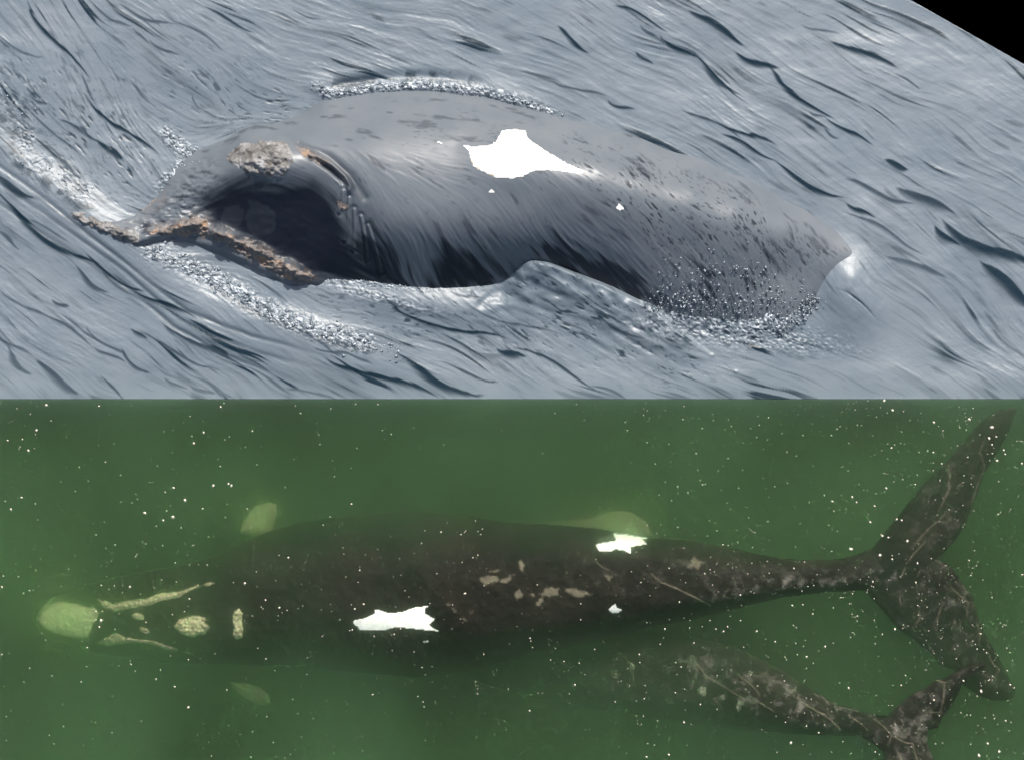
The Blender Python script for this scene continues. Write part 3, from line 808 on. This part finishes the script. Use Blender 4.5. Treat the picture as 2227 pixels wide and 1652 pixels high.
marks_m = [('callosity', M_PALE, tp(Z1, [(250,960),(265,900),(290,850),(400,828),(520,830),(620,858),(690,852),(745,890),(710,950),(680,1010),(650,1080),(610,1105),(500,1095),(380,1075),(280,1030)]), 1, .015),
 ('callosity', M_SCALL, tp(Z1, [(720,795),(790,800),(850,830),(950,800),(1100,785),(1220,735),(1350,725),(1440,695),(1530,660),(1520,685),(1440,720),(1360,765),(1230,790),(1120,830),(1000,848),(860,878),(780,850)]), 1, .04),
 ('callosity', M_SCALL, tp(Z1, [(1555,668),(1610,643),(1645,650),(1600,676)]), 0, .03),
 ('callosity', M_SCALL, tp(Z1, [(690,1140),(800,1080),(880,1045),(940,1075),(1050,1095),(1170,1100),(1250,1130),(1360,1170),(1340,1185),(1240,1160),(1150,1128),(1050,1118),(920,1128),(800,1150)]), 1, .04),
 ('callosity', M_SCALL, tp(Z1, [(1375,1178),(1440,1188),(1485,1212),(1430,1210)]), 0, .03),
 ('callosity', M_SCALL, tp(Z1, ellipse(1055,915,48,24,.2)), 0, .03), ('callosity', M_SCALL, tp(Z1, ellipse(1100,1020,42,20,.3)), 0, .03),
 ('callosity', M_SCALL, tp(Z1, [(1335,990),(1380,930),(1480,905),(1560,905),(1590,930),(1570,950),(1612,985),(1570,1040),(1530,1045),(1480,1065),(1390,1040)]), 1, .07),
 ('callosity', M_SCALL, tp(Z1, [(1800,860),(1840,840),(1870,880),(1862,950),(1868,1000),(1860,1060),(1820,1080),(1790,1055),(1805,1000),(1795,930)]), 1, .06),
 ('white_patch', M_WHITE, tp(Z2, [(520,840),(610,820),(665,790),(670,768),(700,768),(760,788),(850,780),(950,745),(1045,735),(1010,755),(1012,790),(1080,825),(1040,865),(1060,885),(1105,910),(1060,908),(900,890),(820,882),(740,903),(650,908),(560,903),(550,880),(525,870)]), 0, .004),
 ('white_patch', M_WHITE, tp(Z3, [(215,290),(235,325),(300,330),(340,315),(400,325),(435,345),(435,305),(470,295),(540,290),(500,255),(560,258),(400,232),(330,228),(345,258),(330,272),(270,275)]), 0, .004),
 ('white_patch', M_WHITE, tp(Z3, [(290,685),(315,662),(335,652),(345,675),(375,690),(355,705),(310,706)]), 0, .004),
 ('white_patch', M_WHITE, tp(Z2, [(988,990),(1010,982),(1035,978),(1030,990)]), 0, .004)]
pale_m = [(tp(Z2, q), .5) for q in ([(1385,545),(1440,530),(1510,540),(1525,565),(1480,580),(1430,600),(1400,580)], [(1535,570),(1590,530),(1630,525),(1600,560),(1550,585)],
   [(1665,440),(1680,415),(1705,450),(1685,515),(1665,480)], [(1630,640),(1665,625),(1695,655),(1650,705)], [(1800,650),(1850,620),(1935,615),(1930,660),(1870,680),(1820,680)],
   [(1780,735),(1800,690),(1830,700),(1805,745)], [(1970,620),(2050,620),(2160,655),(2080,680),(2000,655)], [(1460,505),(1500,490),(1530,498),(1500,512)], [(1710,665),(1740,640),(1765,670)],
   [(1315,775),(1330,762),(1345,780),(1328,795)], [(1268,825),(1285,820),(1305,840),(1280,845)], [(1190,750),(1210,750),(1230,780),(1215,785)], [(1155,722),(1185,712),(1195,735),(1170,740)])]
pale_m += [(tp(Z3, q), .35) for q in ([(790,420),(830,360),(880,400),(850,440)], [(460,785),(520,770),(520,795)], [(240,460),(320,480),(300,510)])]
def mott_m(X, Y):
    g = lambda cx, cy, rx, ry: np.exp(-((X - cx) / rx) ** 2 - ((Y - cy) / ry) ** 2)
    return np.clip(1.1 * g(1740, 1262, 110, 16) + .9 * g(1600, 1290, 60, 14) + .9 * g(1920, 1245, 50, 12) + .55 * g(2060, 1330, 130, 110) + .4 * g(2170, 1470, 60, 60) + .35 * g(2060, 1090, 80, 120) + .25 * g(1500, 1240, 260, 60), 0, 1)
caus_m = [(tp(Z3, [(560,470),(620,520),(720,560),(820,610),(930,670)]), 2.2, .9), (tp(Z3, [(200,380),(260,430),(300,445)]), 2, .5)]  # caustic light on the adult's back and flukes, painted as pale lines
caus_m += [(tp(Z4, q), 2.0, .8) for q in ([(1165,560),(1175,640),(1160,770),(1080,920)], [(1150,920),(1080,1000),(1000,1060),(860,1220)], [(1460,330),(1420,450),(1460,570),(1400,720),(1350,850)], [(970,1170),(880,1260),(830,1330)], [(1310,680),(1230,720)])]
caus_m += [(tp(Z5, q), 2.0, .75) for q in ([(915,420),(920,500),(860,600)], [(1160,260),(1230,320),(1300,385),(1350,375)], [(1300,385),(1290,490)], [(760,330),(770,410)], [(1100,370),(1060,500),(1050,600)],
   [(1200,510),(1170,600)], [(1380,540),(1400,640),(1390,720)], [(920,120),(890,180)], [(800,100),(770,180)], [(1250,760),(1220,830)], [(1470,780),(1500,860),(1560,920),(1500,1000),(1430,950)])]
swimmer("large adult whale under green water with a ragged white patch and pale head crusts", prof_m, fl_m, fz_m, marks_m, -.9, 2.2, pale_m, mott_m, caus_m, (60, 870, 2227, 1540))

prof_c = [(1010,1440,1490,-2.0,.6),(1100,1405,1515,-1.7,.6),(1250,1385,1545,-1.3,.65),(1400,1378,1566,-.90,.7),(1500,1385,1578,-.68,.75),(1600,1408,1588,-.52,.8),(1700,1456,1592,-.42,.85),
 (1760,1495,1593,-.36,.85),(1820,1530,1594,-.34,.85),(1890,1547,1590,-.34,.7),(1960,1555,1600,-.34,.5),(2010,1570,1600,-.36,.4)]
fl_c = tp(Z5, [(470,1320),(560,1310),(680,1272),(760,1190),(850,1110),(960,1060),(1040,990),(1110,985),(1200,930),(1320,872),(1400,862),(1432,868),(1436,884),
   (1400,912),(1260,985),(1225,1090),(1160,1200),(1095,1290),(1060,1368),(990,1382),(975,1480),(1000,1560),(1050,1660),(1110,1850),(1140,2050),(1080,2100),(940,1980),(800,1850),(700,1720),(655,1640),(640,1560),(560,1490),(470,1440)])
def fz_c(X, Y): return -.34 + .0004 * np.clip(1560 - Y, 0, 300)
M_DIM, ns, ls, b = nodes("grey_scar_skin")
n1 = noise(ns, ls, 6, 4)
ls.new(ramp(ns, ls, n1.outputs[0], [(.3, (.12, .13, .09)), (.7, (.24, .25, .17))]), b.inputs["Base Color"])
marks_c = [('pale_mark', M_DIM, tp(Z3, ellipse(885, 1208, 24, 32, 0)), 1, .01), ('pale_mark', M_DIM, tp(Z3, ellipse(1110, 1300, 15, 38, .1)), 1, .01), ('pale_mark', M_DIM, tp(Z3, ellipse(1012, 1246, 14, 20, 0)), 1, .01),
   ('pale_mark', M_DIM, tp(Z3, ellipse(450, 1065, 14, 22, 0)), 1, .01), ('pale_mark', M_DIM, tp(Z2, ellipse(1975, 1190, 38, 18, .5)), 1, .01),
   ('pale_mark', M_DIM, tp(Z2, ellipse(1760, 1180, 34, 10, -.5)), 1, .01), ('pale_mark', M_DIM, tp(Z3, ellipse(350, 1130, 16, 18, 0)), 1, .01)]
def mott_c(X, Y):
    g = lambda cx, cy, rx, ry: np.exp(-((X - cx) / rx) ** 2 - ((Y - cy) / ry) ** 2)
    return np.clip(.35 + 1.0 * g(1700, 1520, 110, 40) + .8 * g(1950, 1570, 60, 40) + .6 * g(1560, 1450, 80, 30) + .5 * g(1820, 1560, 60, 20), 0, 1)
caus_c = [(tp(Z3, q), 2.2, .85) for q in ([(840,1030),(900,1110),(1000,1170),(1150,1265)], [(1200,1260),(1260,1290),(1330,1335)], [(1430,1220),(1520,1290),(1640,1350),(1700,1400),(1735,1445)], [(1110,1110),(1200,1180),(1240,1230)],  # the young whale's caustic light, painted the same way
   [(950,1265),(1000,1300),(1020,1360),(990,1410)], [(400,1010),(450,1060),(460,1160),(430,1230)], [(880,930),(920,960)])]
caus_c += [(tp(Z5, q), 2.0, .85) for q in ([(0,1170),(120,1250),(220,1310),(280,1385)], [(375,1280),(450,1330),(510,1385)], [(565,1300),(640,1360),(690,1425),(665,1520)], [(690,1425),(800,1480),(860,1490),(900,1640)],
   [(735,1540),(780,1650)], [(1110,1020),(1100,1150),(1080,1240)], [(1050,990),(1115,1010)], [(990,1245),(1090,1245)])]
swimmer("smaller young whale beside and below the adult's tail, head fading into the green water", prof_c, fl_c, fz_c, marks_c, -.8, 2.0, None, mott_c, caus_c, (990, 1300, 2240, 1790))

# flippers of the adult: pale paddles held out low on either side, and the calf's
def paddle(name, outline, zc, tilt, parent, mat, zref):
    p = np.array(outline); st = 2.0
    X, Y = np.meshgrid(np.arange(p[:, 0].min() - 4, p[:, 0].max() + 6, st), np.arange(p[:, 1].min() - 4, p[:, 1].max() + 6, st))
    d = sdf(X, Y, outline); t = np.where(d > 0, .09 * np.clip(d / 16, 0, 1) ** .5, 0)
    zb = zc + tilt * (Y - p[:, 1].mean()) / S
    sc_ = 1 - zref / H
    A_ = [np.stack([(X - 1113.5) / S * sc_, (826 - Y) / S * sc_, zb + s * t + s * .002], -1).reshape(-1, 3) for s in (1, -1)]
    i = d > 0; ok = i[:-1, :-1] | i[1:, :-1] | i[1:, 1:] | i[:-1, 1:]
    f1 = grid_faces(*X.shape, ok); V_, F_, _ = compact(np.concatenate(A_), np.concatenate([f1, f1[:, ::-1] + X.size]), {})
    return mesh_obj(name, V_, F_, mat, parent)
adult, calf = [o for o in bpy.data.objects if o.type == 'EMPTY' and o.name.startswith("whale.")]
paddle("patch_glow", [(1150,1138),(1215,1134),(1280,1128),(1330,1112),(1370,1112),(1405,1136),(1420,1166),(1380,1172),(1300,1160),(1250,1148)], -2.3, 0, adult, M_PALE, -2.3)  # pale sheet added for the flank patch's glow through the water
paddle("flipper", tp(Z1, [(1835,275),(1870,180),(1950,80),(2060,50),(2115,70),(2110,150),(2070,270),(2030,308),(1940,300)]), -1.9, .1, adult, M_PALE, -1.9)
paddle("flipper", tp(Z1, [(1755,1418),(1880,1430),(1980,1455),(2050,1520),(2062,1570),(2000,1592),(1900,1550),(1800,1480)]), -1.8, -.1, adult, M_PALE, -1.8)
paddle("lip_callosity", tp(Z1, [(268,722),(350,630),(430,585),(545,600),(500,632),(420,660),(350,712)]), -2.5, 0, adult, M_SCALL, -2.4)
paddle("lip_callosity", tp(Z1, [(280,1180),(400,1160),(500,1200),(440,1228),(330,1212)]), -2.7, 0, adult, M_SCALL, -2.6)
paddle("flipper", tp(Z2, [(1690,1395),(1740,1390),(1820,1425),(1855,1455),(1820,1465),(1740,1440)]), -2.2, 0, calf, M_PALE, -2.2)

# white flecks floating on the green water
BIG = [(Z1, [(1415,30,5),(1108,128,5),(1322,157,5),(1250,183,4),(735,293,2.6),(993,691,4),(773,948,5.5),(1440,1613,5),(85,98,3.6),(15,692,4),(26,608,3),(1872,664,4.5),(2137,852,4),(2032,793,3.6),
   (669,1154,3.6),(1450,783,3.6),(775,680,3),(732,880,2.6),(1117,963,2.6),(1003,1283,2.6),(227,1313,3),(182,1420,2.6),(397,1370,2.6),(621,1418,2.6),(1195,1396,2.6),(1336,1455,3.4),(1735,1480,3),(1442,1248,3),
   (165,10,4),(1549,94,3.6),(1892,95,2.6),(880,370,2.6),(1340,507,2.8),(760,997,4),(1317,902,2.6),(14,1207,3.4),(68,1200,2.4)]),
 (Z2, [(496,53,3.4),(58,426,3.4),(1121,247,3.2),(1259,265,2.8),(1287,674,5),(583,749,3.4),(520,783,3.6),(1343,425,2.6),(555,514,3),(838,921,3),(795,959,3.2),(503,927,3),(644,1379,3),(89,1412,2.8),(1740,985,3.6),(2052,1310,3.4),
   (1757,1051,2.4),(2190,1064,2.6),(1976,1147,2.6),(1375,1373,2.6),(1736,1490,3.6)]),
 (Z3, [(1020,302,3),(657,830,3.6),(748,662,3.2),(1456,683,3.2),(1233,844,3.4),(1130,777,3),(1347,910,3.2),(1661,942,3.4),(496,990,3.4),(777,1416,4),(1447,1543,5),(682,1618,4.4),(543,1631,3.4),(880,1303,3.4),(93,1180,3.2),
   (528,1268,2.8),(758,1068,3),(1131,618,3),(1465,450,3),(1413,1415,2.8),(1707,30,3),(1531,411,2.6),(1049,816,3.2),(1025,845,3.2),(976,830,3),(722,1230,3),(506,538,2.8),(683,450,2.8),(1546,1005,2.8),(1620,1480,2.6)]),
 (Z4, [(681,38,4.5),(1372,188,5.5),(1083,213,4.5),(748,115,5),(1555,252,6),(1532,342,6),(1595,523,5),(739,418,3.8),(697,744,3.8),(423,817,4.2),(604,887,4.2),(568,1018,4.6),(783,996,4.2),(822,1003,4),(667,1130,4.6),(716,1142,4),
   (869,1170,5.2),(411,1237,6),(647,1284,6),(262,850,3.8),(457,857,3.6),(1650,438,4),(1661,468,3.6),(1795,545,4),(1146,546,3.2),(1078,455,3),(745,1318,3.8),(952,1353,3.6),(933,713,3),(1555,393,3.6),(1590,328,3.6),(1603,955,3),(1800,1442,4)]),
 (Z5, [(755,612,4.6),(200,750,4),(387,1079,4.6),(804,1056,3.4),(1300,1022,4.2),(1442,1107,5.2),(1493,1522,4.6),(1583,1586,5.4),(1425,1617,5.4),(1636,1339,4),(1066,1175,4.2),(148,1434,3.6),(597,1587,3.2),(921,240,3.8),(579,233,3.4),
   (1770,176,3.4),(1345,64,3),(52,830,3.8),(101,489,3),(656,652,2.8),(22,415,3),(456,505,3.4),(1408,768,3.2),(1437,648,3.2),(1484,798,3),(1674,1053,4),(1705,1078,3)]),
 (lambda x, y: (x * .3907, 861.2 + y * .3907), [(257,50,5),(203,191,5),(158,303,5),(44,246,3.6),(124,240,3),(1079,261,4.6),(1134,203,3.6),(1229,60,3.2),(1187,498,5.4),(1288,498,5),(1272,487,4),(1030,579,6),(962,671,5),(807,650,5),(908,690,4),
   (967,510,4.6),(120,564,4),(60,629,4),(1128,625,3),(1956,599,3.6),(1605,897,3.8),(1405,193,2.6),(1227,390,2.8),(586,366,2.6),(441,395,2.4),(1674,95,2.2),(1781,268,2.4),(552,55,3.6),(535,770,2.4),(1587,507,2.4)])]
flk = []
for f_, L_ in BIG:
    for x, y, r in L_:
        X_, Y_ = f_(x, y); flk.append((X_, Y_, r * .68))
while len(flk) < 2300:
    x, y = random.uniform(-30, 2257), random.uniform(871, 1690)
    dens = .30 + .6 * max(0, (x - 1300) / 900) + .35 * math.exp(-((x - 330) / 130) ** 2 - ((y - 1200) / 80) ** 2)
    dens *= .55 + .75 * max(0, float(vnoise(np.array([x / 60.]), np.array([y / 60.]), 8)[0]))
    if y < 1130 and 500 < x < 1300: dens *= .4
    if random.random() < dens: flk.append((x, y, .62 + 1.0 * random.random() ** 2.4))
flk.sort(key=lambda t: -t[2])
base_me = []
for k in range(5):
    v = IV * (1 + .18 * RNG.standard_normal((len(IV), 1))) * np.array([1, RNG.uniform(.75, 1.2), .45])
    me = bpy.data.meshes.new("foam_fleck"); me.from_pydata([tuple(q) for q in v], [], IF); me.materials.append(M_FLECK)
    for pl in me.polygons: pl.use_smooth = True
    base_me.append(me)
MARKS = [(140,1350,"adult's pale snout crust"),(330,1295,"left lip crust strip of the adult"),(330,1395,"right lip crust strip of the adult"),(420,1360,"oval crust on the adult's head"),
 (520,1352,"narrow upright crust behind the adult's head"),(565,1132,"upper pale flipper"),(545,1510,"lower pale flipper"),(860,1338,"big white back patch"),(700,1200,"dark shoulder of the adult"),
 (1160,1280,"grey scuffs on the adult's back"),(1345,1175,"white flank patch glowing at the upper edge"),(1332,1316,"small white back spot"),(1500,1280,"long thin caustic line on the adult's rear back"),
 (1700,1260,"narrow tail stock of the adult"),(1900,1240,"joint of the adult's tail"),(2000,1110,"raised upper fluke"),(2180,900,"tip of the upper fluke"),(2040,1350,"lower fluke of the adult"),
 (2190,1510,"tip of the lower fluke"),(2030,1520,"young whale's upper fluke"),(1960,1610,"young whale's tail joint"),(1750,1540,"young whale's tail stock"),(1560,1470,"young whale's back with caustic lines"),
 (1300,1470,"young whale's faded head"),(1720,1400,"gap between the two tails"),(60,920,"left end of the straight waterline"),(480,960,"waterline left of centre"),(1100,950,"middle of the straight waterline"),
 (1600,960,"waterline right of centre"),(60,1620,"lower left corner of the green water"),(420,1600,"open water under the lower flipper"),(900,1590,"open water under the adult's belly"),
 (1400,1620,"bottom edge below the young whale"),(2180,1630,"lower right corner"),(250,1130,"open water above the adult's head"),(900,1060,"open water above the adult's shoulder"),(1750,1090,"open water left of the raised fluke"),
 (2200,1200,"right edge beside the flukes")]
USED = {}
def fleck_class(x, y, r):
    ds = sorted(((math.hypot(x - a_, y - b_), a_, b_, n_) for a_, b_, n_ in MARKS))
    size = "large" if r > 3.0 else "middling" if r > 2.0 else "small"
    for d_, a_, b_, n_ in ds[:4]:
        dx, dy = x - a_, y - b_
        rel = "on" if d_ < 28 else ("left of" if dx < 0 else "right of") if abs(dx) > 2 * abs(dy) else ("above" if dy < 0 else "below") if abs(dy) > 2 * abs(dx) else \
              (("above left of" if dx < 0 else "above right of") if dy < 0 else ("below left of" if dx < 0 else "below right of"))
        for far in ("", "far "):
            if far and d_ < 90: continue
            lb = f"{size} white fleck {far if rel != 'on' else ''}{rel} the {n_}"
            if lb not in USED: USED[lb] = 1; return lb, "white flecks floating on the green water"
    return f"{size} white fleck {rel} the {n_}", "white flecks floating on the green water"
for x, y, r in flk[:300]:
    o = bpy.data.objects.new("foam_fleck", random.choice(base_me)); COL.objects.link(o)
    o.location = (float(wx(x)), float(wy(y)), .01); o.scale = (r / S,) * 3
    o.rotation_euler = (0, 0, random.uniform(0, 6.3))
    lb, gp = fleck_class(x, y, r); tag(o, lb, "fleck", gp)
rest = np.array(flk[300:])
V_ = (IV[None] * (rest[:, 2] / S)[:, None, None] * np.array([1, 1, .45]) + np.stack([wx(rest[:, 0]), wy(rest[:, 1]), np.full(len(rest), .006)], -1)[:, None]).reshape(-1, 3)
F_ = (np.array(IF)[None] + (np.arange(len(rest)) * len(IV))[:, None, None]).reshape(-1, 3)
tag(mesh_obj("foam_specks", V_, F_, M_FLECK), "fine scatter of tiny white specks all over the green water", "specks", kind="stuff")
